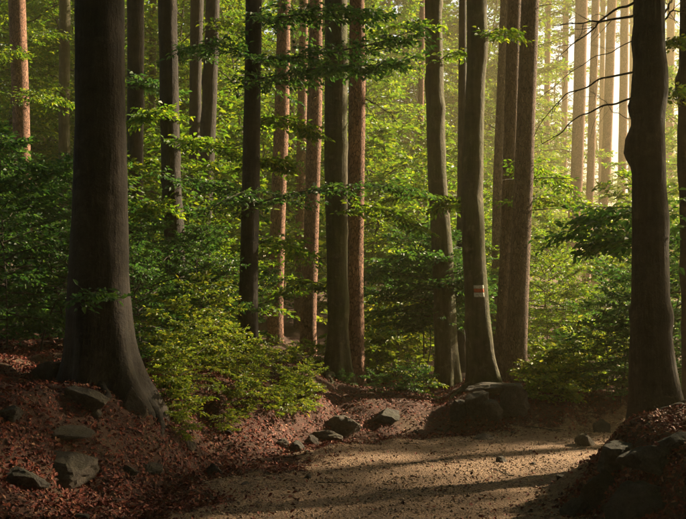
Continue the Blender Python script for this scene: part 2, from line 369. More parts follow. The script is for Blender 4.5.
def build_foliage(lb, order2, k1, k2, ratio1, ratio2, spacing, size, mat, wood, lmin=0.12, wr=0.012, width=0.55, twigs2=True, spread=0.95, curl=0.15, tilt=0.42):
    b, d, l, up, dr = lb
    for i in range(len(b)):
        pts = at_twig(np.repeat(b[i:i+1], 6, 0), np.repeat(d[i:i+1], 6, 0), np.full(6, l[i]), np.full(6, dr[i]), np.linspace(0, 1, 6))
        pts[1:-1] += jit(4, 0.012 * l[i]); wood.add(tube(pts, np.linspace(max(wr * l[i], .004), max(wr * l[i] * .2, .002), 6), 5))
    t1 = kids(*lb[:4], k1, 0.85, ratio1, dr, lmin); wood.add(sticks(t1[0], t1[1], t1[2], t1[4], wr * 0.55))
    leafy = t1
    if order2:
        t2 = kids(*t1[:4], k2, 0.8, ratio2, t1[4], lmin); leafy = tuple(np.concatenate([a, c]) for a, c in zip(t1, t2))
        if twigs2: wood.add(sticks(t2[0], t2[1], t2[2], t2[4], wr * 0.5))
    tip = (at_twig(b, d, l, dr, np.full(len(b), 0.55)), nrm(d - Z * dr[:, None]), l * 0.45, up, dr * 0.3)
    leafy = tuple(np.concatenate([a, c]) for a, c in zip(leafy, tip))
    p, dd, uu, s = leaves_on(leafy[0], leafy[1], leafy[2], leafy[3], leafy[4], spacing, size, curl, spread, tilt)
    return leaf_mesh("foliage", p, dd, uu, s, mat, width, curl=curl)

def variant(height, h0, n, radius, mat, size, spacing, order2=True, k1=10, k2=5, stem_r=0.02, bark=B_TWIG, elev=None, prof=None, bend=0.15, stems=1, lmin=0.12, ratio1=.5, ratio2=.5, **kw):
    """one sapling or bush: (stem mesh, foliage mesh), standing at the origin"""
    wood = Acc(); parts = []
    prof = prof or (lambda u: radius * (0.25 + 0.95 * np.sin(np.pi * np.clip(u * 0.86 + 0.14, 0, 1)) ** 0.8))
    elev = elev or (lambda u: 0.10 + 0.75 * u ** 2)
    all_l = []
    for s in range(stems):
        hh = height * (1 if s == 0 else rng.uniform(.6, .95)); ph = rng.uniform(0, 6.28); bx, by = rng.normal(0, bend, 2) * hh * (1 if stems == 1 else 2.2)
        ox, oy = (0, 0) if s == 0 else rng.normal(0, .06, 2)
        def ax(h, bx=bx, by=by, ox=ox, oy=oy, hh=hh, ph=ph):
            u = np.clip(np.asarray(h) / hh, 0, 1.2); w = 0.02 * hh * np.sin(u * 9 + ph)
            return np.stack([ox + bx * u ** 1.6 + w, oy + by * u ** 1.6 + w * .6], -1)
        zz = np.linspace(-0.1, hh * 1.0, 12); P = np.concatenate([ax(zz), zz[:, None]], 1)
        wood.add(tube(P, np.linspace(stem_r, stem_r * .18, 12), 7))
        all_l.append(limbs_for(h0, hh * .98, max(n // stems, 4), prof, elev, ax))
    lb = tuple(np.concatenate(x) for x in zip(*all_l))
    fol = build_foliage(lb, order2, k1, k2, ratio1, ratio2, spacing, size, mat, wood, lmin=lmin, **kw)
    return wood.mesh("stem", bark), fol

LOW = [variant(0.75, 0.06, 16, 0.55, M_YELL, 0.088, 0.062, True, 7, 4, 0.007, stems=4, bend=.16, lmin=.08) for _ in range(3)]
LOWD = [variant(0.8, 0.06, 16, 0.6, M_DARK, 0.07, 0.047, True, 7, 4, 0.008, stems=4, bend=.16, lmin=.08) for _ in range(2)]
MID = [variant(3.4, 0.35, 22, 1.4, M_LEAF, 0.11, 0.08, True, 10, 5, 0.022) for _ in range(3)]
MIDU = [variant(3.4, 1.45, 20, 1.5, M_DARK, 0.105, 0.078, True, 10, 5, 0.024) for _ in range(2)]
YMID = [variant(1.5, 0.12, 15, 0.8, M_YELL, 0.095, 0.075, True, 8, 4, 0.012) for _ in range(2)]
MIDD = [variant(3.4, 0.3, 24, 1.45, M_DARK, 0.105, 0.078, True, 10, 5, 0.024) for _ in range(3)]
TALL = [variant(10.5, 1.0, 46, 2.5, M_LEAF, 0.14, 0.10, True, 12, 7, 0.06, bend=.04, lmin=.2, twigs2=False, wr=.010) for _ in range(3)]
CROWN = [variant(11, 0.6, 34, 3.6, M_LEAF, 0.19, 0.15, True, 12, 7, 0.09, bend=.03, lmin=.3, twigs2=False, wr=.012, elev=lambda u: 0.35 + 0.6 * u) for _ in range(3)]
SPRU = [variant(21, 2.5, 120, 2.6, M_NEED, 0.26, 0.12, False, 16, 0, 0.17, bark=B_SPRU, bend=.005, lmin=.3, width=.30, prof=lambda u: 2.9 * (1.03 - u), elev=lambda u: -0.25 + 0.55 * u, twigs2=False, ratio1=.42, tilt=.7) for _ in range(2)]

def plant(kind, px, Y, scale, label, group, rot=None, name="beech_sapling", cat="sapling", dz=0.0, X=None, sz=1.0):
    x = on_plane(px, 300, Y)[0] if X is None else X
    o = thing(name, label, cat, (x, Y, tz(x, Y) + dz), group)
    o.rotation_euler = (0, 0, rng.uniform(0, 6.28) if rot is None else rot); o.scale = (scale, scale, scale * sz)
    link("stem", kind[0], o); link("foliage", kind[1], o); return o

# ---------------------------------------------------------------- forest trees
TREES = {}
def tree(key, name, label, cat, Y, ctrl, bark, height=20, flare=0.35, lobes=5, crown=0, base_y=None, seed=0, rough=0.03, group=None, crown_at=None, crown_s=1.0, bulges=(), bpow=2):
    """ctrl: (px, py, width px) down the trunk as the photograph shows it, all at depth Y"""
    pts = [(on_plane(a, b, Y), w * Y / F / 2) for a, b, w in ctrl][::-1]
    zc = np.array([p[2] for p, _ in pts]); xc = np.array([p[0] for p, _ in pts]); rc = np.array([r for _, r in pts])
    xb = xc[0] if len(zc) < 2 else xc[0]
    zb = tz(xb, Y)
    if zc[0] > zb + 0.05:                                           # foot hidden: carry the lean on down
        sl = (xc[1] - xc[0]) / (zc[1] - zc[0]); xb = xc[0] - sl * 0.6 * (zc[0] - zb); zb = tz(xb, Y)
        zc = np.r_[zb, zc]; xc = np.r_[xb, xc]; rc = np.r_[rc[0] * 1.06, rc]
    sl = np.clip((xc[-1] - xc[-2]) / (zc[-1] - zc[-2]), -.06, .06); zt = zb + height; ztop = zc[-1]
    zm = (ztop + zt) / 2
    zc = np.r_[zc, zm, zt]; xc = np.r_[xc, xc[-1] + sl * (zm - ztop) * .6, xc[-1] + sl * (zm - ztop) * .8]; rc = np.r_[rc, rc[-1] * 0.75, rc[-1] * .25]
    zz = np.r_[zb - 0.6, zb - 0.3, np.arange(zb - .1, min(ztop + .5, zt - .5), 0.07 if Y < 20 else 0.16), np.linspace(min(ztop + .7, zt - .4), zt, 14)]
    xx = np.interp(zz, zc, xc); ker = np.array([1, 2, 3, 4, 3, 2, 1.]) / 16
    xx[3:-3] = np.convolve(xx, ker, 'valid'); rr = np.interp(zz, zc, rc)
    seg = 32 if Y < 20 else 18; a = np.arange(seg) * 2 * math.pi / seg
    dz = np.clip(zz - zb, -.3, 99)[:, None]; ph = seed * 1.7
    lob = 0.55 + 0.45 * np.cos(lobes * a + ph + 0.6 * np.sin(a + ph))[None]
    R = rr[:, None] * (1 + flare * 1.5 * np.exp(-dz / (0.22 + 1.1 * rr.max())) * lob)
    ca, sa = np.cos(a)[None], np.sin(a)[None]
    R = R * (1 + rough * fbm(ca * 1.6 + seed, sa * 1.6, zz[:, None] * 0.8, 71 + seed, 3) + rough * 0.55 * fbm(ca * 5, sa * 5 + seed, zz[:, None] * 3.0, 73 + seed, 3))
    if bark in (B_DARK, B_MOSS) and Y < 24 and key != 'T3':
        kr = np.random.default_rng(seed)
        bulges = tuple(bulges) + tuple((zb + kr.uniform(.8, 7), kr.uniform(0, 6.28), kr.uniform(.06, .16) * rr.max(), kr.uniform(.05, .3)) for _ in range(9))
    for bz, baz, amp, sg_ in bulges:
        R = R + amp * np.exp(-np.abs((zz[:, None] - bz) / sg_) ** 2.6) * np.clip(np.cos(a - baz), 0, 1)[None] ** bpow
    yo = 0.06 * fbm(zz * 0.25, seed * 3.1, 0, 79, 2) * np.clip((zz - zb) / 3, 0, 1)
    V = np.stack([xx[:, None] - xb + R * ca, yo[:, None] + R * sa, np.broadcast_to((zz - zb)[:, None], R.shape)], -1).reshape(-1, 3)
    i = np.arange(len(zz) - 1)[:, None] * seg; j = np.arange(seg)[None]; j2 = (j + 1) % seg
    f = np.stack([i + j, i + j2, i + seg + j2, i + seg + j], -1).reshape(-1, 4)
    o = thing(name, label, cat, (xb, Y, zb), group)
    link("trunk", mesh_np("trunk", V, f, bark, True), o)
    xa = lambda z: float(np.interp(z, zz, xx)); ra = lambda z: float(np.interp(z, zz, rr))
    TREES[key] = dict(zz=zz, xx=xx, yo=yo, R=R, o=o, x=xa, r=ra, Y=Y, zb=zb, xb=xb, bark=bark)
    if crown is not None:
        ct = crown_at or max(height * 0.55, 10.5); c = CROWN[crown % len(CROWN)]; sc = (height + 1.5 - ct) / 11 * crown_s
        for nme, d in (("limb", c[0]), ("crown", c[1])):
            q = link(nme, d, o, (xa(zb + ct) - xb, 0, ct)); q.scale = (crown_s, crown_s, sc); q.rotation_euler = (0, 0, seed * 1.3)
    return o

def part_tube(t, name, world_pts, radii, mat=None, seg=7, n=14):
    P = smooth_poly(world_pts, n) if len(world_pts) > 2 else np.asarray(world_pts, float)
    R = np.interp(np.linspace(0, 1, len(P)), np.linspace(0, 1, len(radii)), radii)
    off = np.array([t['xb'], t['Y'], t['zb']]); v, f = tube(P - off, R, seg)
    return link(name, mesh_np(name, v, f, mat or t['bark'], True), t['o'])
def px_branch(key, pix, r0, r1, dy=0.0, name="dead_branch"):
    t = TREES[key]; Y0 = t['Y']; n = len(pix)
    P = np.array([on_plane(a, b, Y0 + dy * k / (n - 1)) for k, (a, b) in enumerate(pix)])
    P[0, 0] = t['x'](P[0, 2]) + 0.6 * t['r'](P[0, 2]) * np.sign(P[0, 0] - t['x'](P[0, 2]))
    Q = smooth_poly(P, 12); Q[1:-1] += jit(10, .012)
    br = part_tube(t, name, Q, [r0, r0 * .55, r1], B_TWIG, 6, 30); off = np.array([t['xb'], t['Y'], t['zb']])
    for k in range(3, 11):
        d = nrm(nrm(Q[k + 1] - Q[k]) * .8 + jit(1, .55)[0]); ln = rng.uniform(.12, .42) * (1.3 - k / 12); e = Q[k] + d * ln
        T = smooth_poly(np.array([Q[k], Q[k] + d * ln * .5 + jit(1, .02)[0], e - Z * .05 * ln]), 6); v, f = tube(T - off, np.linspace(r0 * .3, .0015, 6), 4)
        link("twig", mesh_np("twig", v, f, B_TWIG, True), br)
    return br
def root(key, az, length, r0, drop=1.0, bendv=0.3):
    t = TREES[key]; P = []
    for k, u in enumerate(np.linspace(0, 1, 9)):
        a = az + bendv * u * math.sin(u * 5 + az); x = t['xb'] + math.cos(a) * length * (u + 0.12) * 1.0; y = t['Y'] + math.sin(a) * length * (u + .12)
        P.append((x, y, tz(x, y) + r0 * (.9 * (1 - u) ** 2 - 0.35 * u)))
    P[0] = (t['xb'] + math.cos(az) * t['r'](t['zb'] + .3) * .15, t['Y'] + math.sin(az) * t['r'](t['zb'] + .3) * .15, t['zb'] + r0 * 1.2)
    return part_tube(t, "root", P, [r0 * 1.2, r0 * 1.15, r0 * .8, r0 * .2], None, 9, 18)
def leafy_branch(key, pix, dys, size, mat, k1=9, k2=4, ratio=.45, r0=.014, spacing=.055):
    """a limb of that tree, drawn through the given sight lines at its own depth, with leafy side shoots"""
    t = TREES[key]; P = np.array([on_plane(a, b, t['Y'] + dy) for (a, b), dy in zip(pix, dys)])
    br = part_tube(t, "branch", P, [r0, r0 * .6, r0 * .2], B_TWIG, 6, 18)
    off = np.array([t['xb'], t['Y'], t['zb']]); Q = smooth_poly(P, 8) - off
    b = Q[:-1]; dv = np.diff(Q, axis=0); l = np.linalg.norm(dv, axis=1); d = dv / l[:, None]; up = nrm(np.tile(Z, (len(b), 1)) + jit(len(b), .12))
    L = np.linalg.norm(dv, axis=1).sum(); dr = np.full(len(b), .1)
    t1 = kids(b, d, l, up, max(k1 // 3, 3), 0.9, 1.0, dr, 0.2)
    t1 = (t1[0], t1[1], np.repeat(np.linspace(1.1, .55, len(b)), max(k1 // 3, 3)) * ratio * L * rng.uniform(.5, 1.15, len(t1[0])), t1[3], t1[4] * 1.3)
    w = Acc(); w.add(sticks(t1[0], t1[1], t1[2], t1[4], .006)); t2 = kids(*t1[:4], k2, .8, .5, t1[4], .14); w.add(sticks(t2[0], t2[1], t2[2], t2[4], .006))
    link("twig", w.mesh("twig", B_TWIG), br)
    lf = tuple(np.concatenate([a, c]) for a, c in zip(t1, t2))
    p, dd, uu, s = leaves_on(*lf, spacing, size)
    link("foliage", leaf_mesh("foliage", p, dd, uu, s, mat), br); return br

BE, PI, SP = "beech_tree", "pine_tree", "spruce_tree"
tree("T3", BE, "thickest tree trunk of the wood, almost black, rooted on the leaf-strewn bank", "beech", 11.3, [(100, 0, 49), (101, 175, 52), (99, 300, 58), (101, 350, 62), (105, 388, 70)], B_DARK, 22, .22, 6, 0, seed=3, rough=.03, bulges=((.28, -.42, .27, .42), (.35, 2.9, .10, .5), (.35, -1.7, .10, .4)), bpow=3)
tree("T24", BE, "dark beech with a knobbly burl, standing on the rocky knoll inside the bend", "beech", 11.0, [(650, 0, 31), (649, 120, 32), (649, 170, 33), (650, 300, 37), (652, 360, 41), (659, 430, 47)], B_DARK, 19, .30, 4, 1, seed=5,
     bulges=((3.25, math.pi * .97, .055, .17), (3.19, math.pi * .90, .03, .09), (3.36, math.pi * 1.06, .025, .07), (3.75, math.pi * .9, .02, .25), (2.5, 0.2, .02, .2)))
tree("T16", BE, "mossy crooked beech with a painted trail mark, rooted on the rock ledge", "beech", 16.5, [(477, 0, 20), (477, 60, 19), (473, 150, 21), (472, 200, 22), (475, 270, 23), (479, 345, 24), (485, 388, 28)], B_MOSS, 20, .5, 4, 2, seed=9, rough=.05)
tree("T13", BE, "olive-grey beech trunk pressed against a reddish pine on the low mound", "beech", 17.0, [(336, 0, 23), (336, 170, 23), (337, 260, 21), (338, 330, 20), (338, 388, 24)], B_MOSS, 20, .5, 5, 0, seed=12)
tree("T14", PI, "reddish pine trunk pressed against an olive-grey beech on the low mound", "pine", 17.35, [(357, 0, 15), (357, 100, 17), (355, 260, 17), (355, 388, 19)], B_PINE, 21, .2, 6, 1, seed=14)
tree("T19", PI, "thicker of two slanting brown pines behind the rock ledge", "pine", 17.6, [(530, 0, 18), (524, 175, 19), (520, 260, 20), (516, 345, 22), (515, 381, 24)], B_SPRU, 22, .15, 6, 0, seed=17, rough=.02)
tree("T18", PI, "thinner of two slanting brown pines behind the rock ledge", "pine", 18.4, [(514, 0, 14), (510, 175, 14), (506, 260, 13), (502, 345, 14), (501, 378, 15)], B_SPRU, 22, .15, 6, 2, seed=19, rough=.02)
tree("T17", PI, "slim grey conifer trunk just behind the pair of slanting pines", "pine", 23, [(505, 0, 9), (499, 170, 11)], B_SPRU, 20, .1, 6, 1, seed=21)
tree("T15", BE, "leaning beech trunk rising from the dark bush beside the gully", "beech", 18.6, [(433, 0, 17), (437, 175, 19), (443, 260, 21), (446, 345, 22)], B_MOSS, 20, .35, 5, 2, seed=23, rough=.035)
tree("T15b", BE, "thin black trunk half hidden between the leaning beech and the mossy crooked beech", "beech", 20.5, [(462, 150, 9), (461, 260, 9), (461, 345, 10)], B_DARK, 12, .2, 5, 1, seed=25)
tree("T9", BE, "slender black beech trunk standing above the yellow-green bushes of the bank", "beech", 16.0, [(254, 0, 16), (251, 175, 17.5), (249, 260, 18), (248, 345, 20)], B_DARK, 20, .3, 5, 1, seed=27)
tree("T12", PI, "sunlit pinkish pine trunk, brightest of the group behind the low mound", "pine", 20.5, [(316, 0, 13), (315, 100, 15), (311, 240, 15), (308, 330, 16), (309, 381, 17)], B_PINE, 22, .12, 6, 2, seed=29, rough=.02)
tree("T10", PI, "sunlit rust-brown pine between the slender black beech and the pinkish pine", "pine", 22.0, [(284, 0, 13), (282, 110, 15), (278, 217, 15), (275, 320, 16), (276, 352, 17)], B_PINE, 22, .12, 6, 0, seed=31, rough=.02)
tree("T11", PI, "dull brown pine trunk just behind the sunlit pinkish pine", "pine", 26, [(303, 60, 9), (301, 170, 10)], B_PINE, 20, .1, 6, 1, seed=33)
tree("T11b", PI, "very thin pale trunk between two rust-brown pines", "pine", 34, [(293, 60, 5), (291, 170, 6)], B_SPRU, 20, .1, 6, None, seed=35)
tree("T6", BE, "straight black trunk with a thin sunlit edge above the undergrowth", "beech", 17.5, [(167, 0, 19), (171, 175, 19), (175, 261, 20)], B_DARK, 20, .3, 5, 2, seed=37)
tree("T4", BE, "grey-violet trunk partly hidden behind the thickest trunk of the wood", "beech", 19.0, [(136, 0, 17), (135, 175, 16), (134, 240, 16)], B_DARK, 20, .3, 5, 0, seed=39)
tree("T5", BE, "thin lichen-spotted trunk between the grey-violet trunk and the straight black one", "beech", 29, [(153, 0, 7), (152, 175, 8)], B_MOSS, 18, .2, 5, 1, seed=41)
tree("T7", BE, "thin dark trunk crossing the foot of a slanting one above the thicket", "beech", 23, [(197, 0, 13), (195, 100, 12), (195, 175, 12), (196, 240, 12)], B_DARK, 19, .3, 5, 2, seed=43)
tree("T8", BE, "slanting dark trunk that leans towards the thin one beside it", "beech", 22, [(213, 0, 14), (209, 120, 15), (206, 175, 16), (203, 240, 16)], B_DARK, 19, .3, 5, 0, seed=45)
tree("T1", PI, "warm brown pine trunk rising alone behind the dark thicket on the bank", "pine", 24, [(16, 0, 17), (20, 100, 17), (22, 175, 17), (23, 200, 17)], B_PINE, 22, .15, 6, 1, seed=47, rough=.02)
tree("T2", BE, "narrow pale-spotted trunk between the lone brown pine and the thickest trunk", "beech", 27, [(65, 0, 11), (64, 120, 11), (65, 205, 12)], B_MOSS, 19, .2, 5, 2, seed=49, rough=.04)
tree("T25", BE, "black trunk with a swollen knot standing behind the burled dark beech", "beech", 13.5, [(688, 0, 15), (687, 75, 16), (687, 140, 17), (689, 240, 18)], B_DARK, 17, .3, 5, None, seed=51, bulges=((4.45, math.pi, .05, .12),))
for k, (a, b, c, Y, w, lab) in enumerate([
    (582, 577, 570, 52, 12.5, "broadest pale trunk in the sunlit haze beyond the clearing"),
    (595.5, 591, 586, 56, 8, "slim pale trunk next to the broadest one in the sunlit haze"),
    (612, 606, 596, 60, 9.5, "pale hazy trunk that leans a little, between two slimmer pale ones"),
    (625, 622, 618, 64, 8.5, "straight pale hazy trunk beside the burled dark beech"),
    (640, 640, 639, 70, 7, "faint pale trunk showing only past the burled dark beech")]):
    tree("F%d" % k, SP, lab, "spruce", Y, [(a, 0, w), (b, 175, w), (c, 280, w * 1.05)], B_PINE, 27, .1, 6, k, seed=60 + k, rough=.015, crown_at=19)
FAR = [(548, 78, 6), (566, 84, 6), (603, 82, 5), (633, 90, 6), (671, 74, 8), (655, 95, 6), (408, 62, 6), (390, 74, 5), (262, 58, 5), (230, 48, 7), (212, 42, 6), (110, 50, 6), (45, 46, 6), (422, 38, 6)]
for k, (a, Y, w) in enumerate(FAR):
    tree("D%d" % k, SP, "faint far trunk fading into the haze between nearer trees", "spruce", Y, [(a, 0, w), (a - 2, 175, w)], B_PINE, 28, .1, 6, k, seed=80 + k, rough=.015, crown_at=19, group="faint trunks far back in the haze")

# roots, dead branches, paint mark
for az, ln, r in ((-0.42, .8, .085), (-1.5, .8, .05), (-2.4, .8, .05)): root("T3", az, ln, r)
for az, ln, r in ((-.5, .8, .055), (-1.6, .9, .06), (-2.6, .9, .06), (.4, .6, .05)): root("T16", az, ln, r)
for az, ln, r in ((-1.9, .9, .05), (-2.8, .8, .05), (-1.2, .7, .045)): root("T13", az, ln, r)
for az, ln, r in ((-2.6, .9, .07), (-1.8, 1.0, .07), (3.6, .9, .06), (-1.0, .8, .06)): root("T24", az, ln, r)
for pix, r, dy in (([(640, 70.8), (607.8, 77.6), (584, 87.7), (564, 96), (547, 114.7), (534, 136.6)], .012, .5), ([(640, 97), (604.4, 105), (574, 119.7), (553.8, 138), (534, 148.4)], .012, -.3),
                   ([(640, -2), (609.5, 15), (591, 30), (572, 45.5), (555.5, 60)], .014, .3), ([(640, 14), (608, 19.6), (581, 23), (554, 26)], .015, 0), ([(640, 38), (621, 46), (590, 60), (560, 80), (540, 98)], .007, .8),
                   ([(660, 18), (670, 6), (676, -12)], .016, .1), ([(660, 22), (676, 12), (692, 8)], .013, .2), ([(640, 120), (615, 112), (600, 98), (590, 92)], .005, .3)):
    px_branch("T24", pix, r, .0025, dy)
px_branch("T14", [(360, 99), (375, 103), (388, 112), (400, 124)], .012, .003, -.2)
px_branch("T14", [(360, 99), (369, 108), (381, 129)], .010, .003, -.3)
for key in ("T19", "T18", "T17", "T12", "T10", "T14"):
    t = TREES[key]
    for k in range(9 if key in ("T19", "T18", "T17") else 5):
        z = rng.uniform(2.8, 7.6); az = rng.uniform(-2.9, .4); ln = rng.uniform(.25, 1.1); x = t['x'](z); e = rng.uniform(-.1, .35)
        P = [(x + math.cos(az) * ln * u, t['Y'] + math.sin(az) * ln * u * .6, z + e * ln * u - .12 * ln * u * u) for u in (0, .4, .75, 1)]
        part_tube(t, "dead_branch", P, [.011, .007, .002], B_TWIG, 5, 8)
def blaze():                                # painted on: follows the trunk's own surface, a few millimetres proud
    t = TREES["T16"]; seg = t['R'].shape[1]
    def surf(z, a):
        r = np.array([np.interp(z, t['zz'], t['R'][:, q]) for q in range(seg)]); f = (a % (2 * math.pi)) / (2 * math.pi) * seg; k = int(f); w = f - k
        rad = r[k % seg] * (1 - w) + r[(k + 1) % seg] * w + .006
        return (float(np.interp(z, t['zz'], t['xx'])) - t['xb'] + rad * math.cos(a), float(np.interp(z, t['zz'], t['yo'])) + rad * math.sin(a), z - t['zb'])
    for nm, y0, y1, m in (("white_stripe", 285.6, 288.8, M_PWHITE), ("red_stripe", 289.1, 292.6, M_PRED), ("white_stripe", 292.9, 297.2, M_PWHITE)):
        z0, z1 = on_plane(478, y1, 16.5)[2], on_plane(478, y0, 16.5)[2]; v = [surf(z, a) for z in np.linspace(z0, z1, 5) for a in np.linspace(-1.88, -1.02, 12)]
        f = [(i * 12 + j, i * 12 + j + 1, i * 12 + j + 13, i * 12 + j + 12) for i in range(4) for j in range(11)]
        o = link(nm, mesh_np(nm, v, f, m, True), t['o']); md = o.modifiers.new("thick", 'SOLIDIFY'); md.thickness = .004
blaze()

# leafy limbs that hang into view
leafy_branch("T9", [(252, 62), (290, 58), (330, 52), (372, 44), (415, 30)], (0, -.6, -1.1, -1.5, -1.8), .085, M_DARK, 21, 7, .24, .02)
leafy_branch("T9", [(252, 80), (285, 74), (320, 68), (360, 66), (395, 62)], (0, -.9, -1.5, -1.9, -2.2), .085, M_DARK, 21, 7, .22, .016)
leafy_branch("T9", [(252, 20), (290, 16), (330, 10), (380, 12)], (0, -.4, -.8, -1.2), .085, M_DARK, 21, 7, .26, .016)
leafy_branch("T9", [(252, 205), (285, 195), (330, 187), (375, 184), (420, 190)], (0, -.6, -.9, -1.2, -1.4), .08, M_DARK, 18, 6, .18, .012)
leafy_branch("T9", [(249, 190), (235, 195), (215, 205)], (0, -.5, -.9), .08, M_DARK, 9, 4, .4, .01)
leafy_branch("T9", [(250, 60), (230, 48), (205, 45), (180, 50)], (0, -.3, -.6, -.8), .085, M_DARK, 10, 5, .32, .012)
leafy_branch("T15", [(437, 62), (455, 52), (475, 60)], (0, -.6, -1.0), .085, M_LEAF, 9, 4, .3, .01)
leafy_branch("T15", [(436, 30), (410, 24), (385, 30)], (0, -.7, -1.2), .085, M_LEAF, 9, 4, .32, .01)
leafy_branch("T16", [(480, 40), (500, 30), (515, 36)], (0, -.4, -.7), .08, M_LEAF, 9, 4, .35, .01)
leafy_branch("T25", [(684, 50), (676, 40), (668, 44)], (0, -.3, -.5), .08, M_LEAF, 9, 4, .45, .008)
leafy_branch("T25", [(684, 110), (676, 90), (670, 95)], (0, -.3, -.5), .08, M_LEAF, 9, 4, .4, .008)
leafy_branch("T3", [(110, 300), (95, 292), (80, 300)], (-.2, -.5, -.7), .07, M_DARK, 6, 3, .35, .006)

for key, pix, dys, m, ratio in (
    ("T6", [(173, 150), (190, 140), (215, 146), (238, 158)], (0, -.5, -.9, -1.1), M_LEAF, .32), ("T6", [(173, 185), (195, 180), (225, 190), (250, 206)], (0, -.6, -1.0, -1.3), M_DARK, .32),
    ("T6", [(172, 120), (155, 112), (140, 118)], (0, -.5, -.8), M_LEAF, .4), ("T6", [(174, 215), (155, 205), (138, 212)], (0, -.5, -.8), M_LEAF, .4), ("T8", [(208, 60), (190, 52), (165, 60)], (0, -.6, -1), M_DARK, .35),
    ("T8", [(210, 30), (230, 22), (255, 30)], (0, -.6, -1), M_LEAF, .35), ("T9", [(250, 130), (270, 118), (295, 122), (318, 134)], (0, .3, .6, .8), M_LEAF, .28), ("T9", [(249, 165), (268, 160), (288, 168)], (0, .4, .7), M_LEAF, .35),
    ("T9", [(249, 250), (268, 240), (290, 246), (308, 258)], (0, .5, 1.0, 1.3), M_LEAF, .28), ("T13", [(336, 290), (310, 282), (285, 292)], (0, .5, 1.0), M_LEAF, .3),
    ("T13", [(338, 215), (360, 205), (390, 212), (415, 225)], (0, -.4, -.7, -.9), M_LEAF, .28), ("T15", [(440, 200), (415, 192), (390, 200)], (0, .5, .9), M_LEAF, .35), ("T15", [(443, 265), (420, 255), (392, 262), (370, 276)], (0, -.3, -.5, -.6), M_DARK, .32),
    ("T15", [(444, 290), (460, 280), (478, 292)], (0, -.4, -.6), M_DARK, .35), ("T16", [(474, 210), (455, 200), (440, 208)], (0, .4, .6), M_LEAF, .4), ("T19", [(522, 205), (545, 195), (575, 202), (600, 215)], (0, .6, 1.1, 1.4), M_LEAF, .3),
    ("T19", [(520, 160), (545, 172), (565, 188)], (0, .8, 1.3), M_LEAF, .3), ("T24", [(648, 205), (625, 212), (598, 222), (570, 236)], (0, .8, 1.5, 2.0), M_DARK, .3), ("T24", [(652, 240), (625, 236), (600, 250)], (0, 1.0, 1.8), M_DARK, .34),
    ("T1", [(20, 100), (40, 92), (62, 100)], (0, -.8, -1.5), M_LEAF, .35), ("T1", [(20, 60), (5, 52), (-12, 58)], (0, -.8, -1.5), M_LEAF, .35), ("T2", [(65, 40), (45, 32), (28, 40)], (0, -1, -2), M_LEAF, .35), ("T4", [(136, 90), (150, 80), (168, 88)], (0, -.5, -.9), M_DARK, .35)):
    leafy_branch(key, pix, dys, .09, m, 15, 6, ratio, .010, .062)

# ---------------------------------------------------------------- undergrowth
SHORT = dict(T3="the thickest trunk", T6="the straight black trunk", T4="the grey-violet trunk", T9="the slender black beech", T8="the slanting dark trunk", T1="the lone brown pine", T2="the pale-spotted trunk",
             T13="the olive-grey beech", T14="the reddish pine", T15="the leaning beech", T16="the beech with the painted mark", T19="the two slanting pines", T24="the burled dark beech", T12="the pinkish sunlit pine",
             T10="the rust-brown pine", F0="the broadest pale trunk", F3="the straight pale trunk", T5="the lichen-spotted trunk")
def where(px, Y):                           # the trunk it stands before or behind
    best = min(SHORT, key=lambda q: abs((TREES[q]['xb'] / TREES[q]['Y']) * F + W0 / 2 - px) + 1.5 * abs(TREES[q]['Y'] - Y))
    ty = TREES[best]['Y']; return ("in front of " if Y < ty - .8 else "behind " if Y > ty + .8 else "beside ") + SHORT[best]
def row(kinds, items, label, group, look=None, full=3.4, **kw):
    for k, (px, Y, s) in enumerate(items):
        lab = label
        if look:
            h = s * full; size = "knee-high" if h < .6 else "waist-high" if h < 1.2 else "man-high" if h < 2.1 else "tall" if h < 3.2 else "very tall" if h < 9 else "towering" if h < 13 else "full-grown"
            lab = size + " " + look + " " + where(px, Y)
        plant(kinds[k % len(kinds)], px, Y, s, lab, group, **kw)
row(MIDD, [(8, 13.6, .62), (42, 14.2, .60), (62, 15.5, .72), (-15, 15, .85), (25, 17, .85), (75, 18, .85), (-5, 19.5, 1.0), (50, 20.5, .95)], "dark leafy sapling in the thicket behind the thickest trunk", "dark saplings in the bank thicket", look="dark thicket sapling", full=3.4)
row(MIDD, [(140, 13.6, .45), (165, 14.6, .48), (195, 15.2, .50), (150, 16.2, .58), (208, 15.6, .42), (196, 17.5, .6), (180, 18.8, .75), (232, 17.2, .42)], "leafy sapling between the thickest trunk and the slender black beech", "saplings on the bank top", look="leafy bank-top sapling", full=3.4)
row(MID, [(222, 18.5, .55), (160, 20.5, 1.1), (120, 19, .9), (212, 21, .95), (150, 24, 1.4), (225, 25, 1.5), (262, 26.5, 1.4)], "sunlit sapling behind the bank, leaves in flat layers", "sunlit saplings behind the bank", look="sunlit flat-layered sapling", full=3.4)
row(LOW, [(168, 11.6, .45), (184, 11.8, .5), (172, 12.4, .5), (236, 12.7, .42), (258, 13.0, .5), (280, 13.4, .5), (296, 13.9, .52), (308, 14.5, .42), (250, 14.4, .55), (288, 15.0, .55), (218, 13.9, .5), (262, 15.8, .4), (205, 15.0, .45), (182, 11.2, .32), (228, 12.1, .3)],
    "low yellow-green bush on the sunlit edge of the bank", "yellow-green bushes on the bank", look="yellow-green bank bush", full=0.75, name="low_bush", cat="bush")
row(YMID, [(178, 12.1, .42), (198, 12.8, .48), (214, 13.6, .55), (240, 13.6, .42), (272, 13.9, .40), (300, 14.3, .36), (164, 13.2, .5), (190, 14.0, .7)], "", "yellow-green saplings on the bank", look="loose yellow-green sapling", full=1.5)
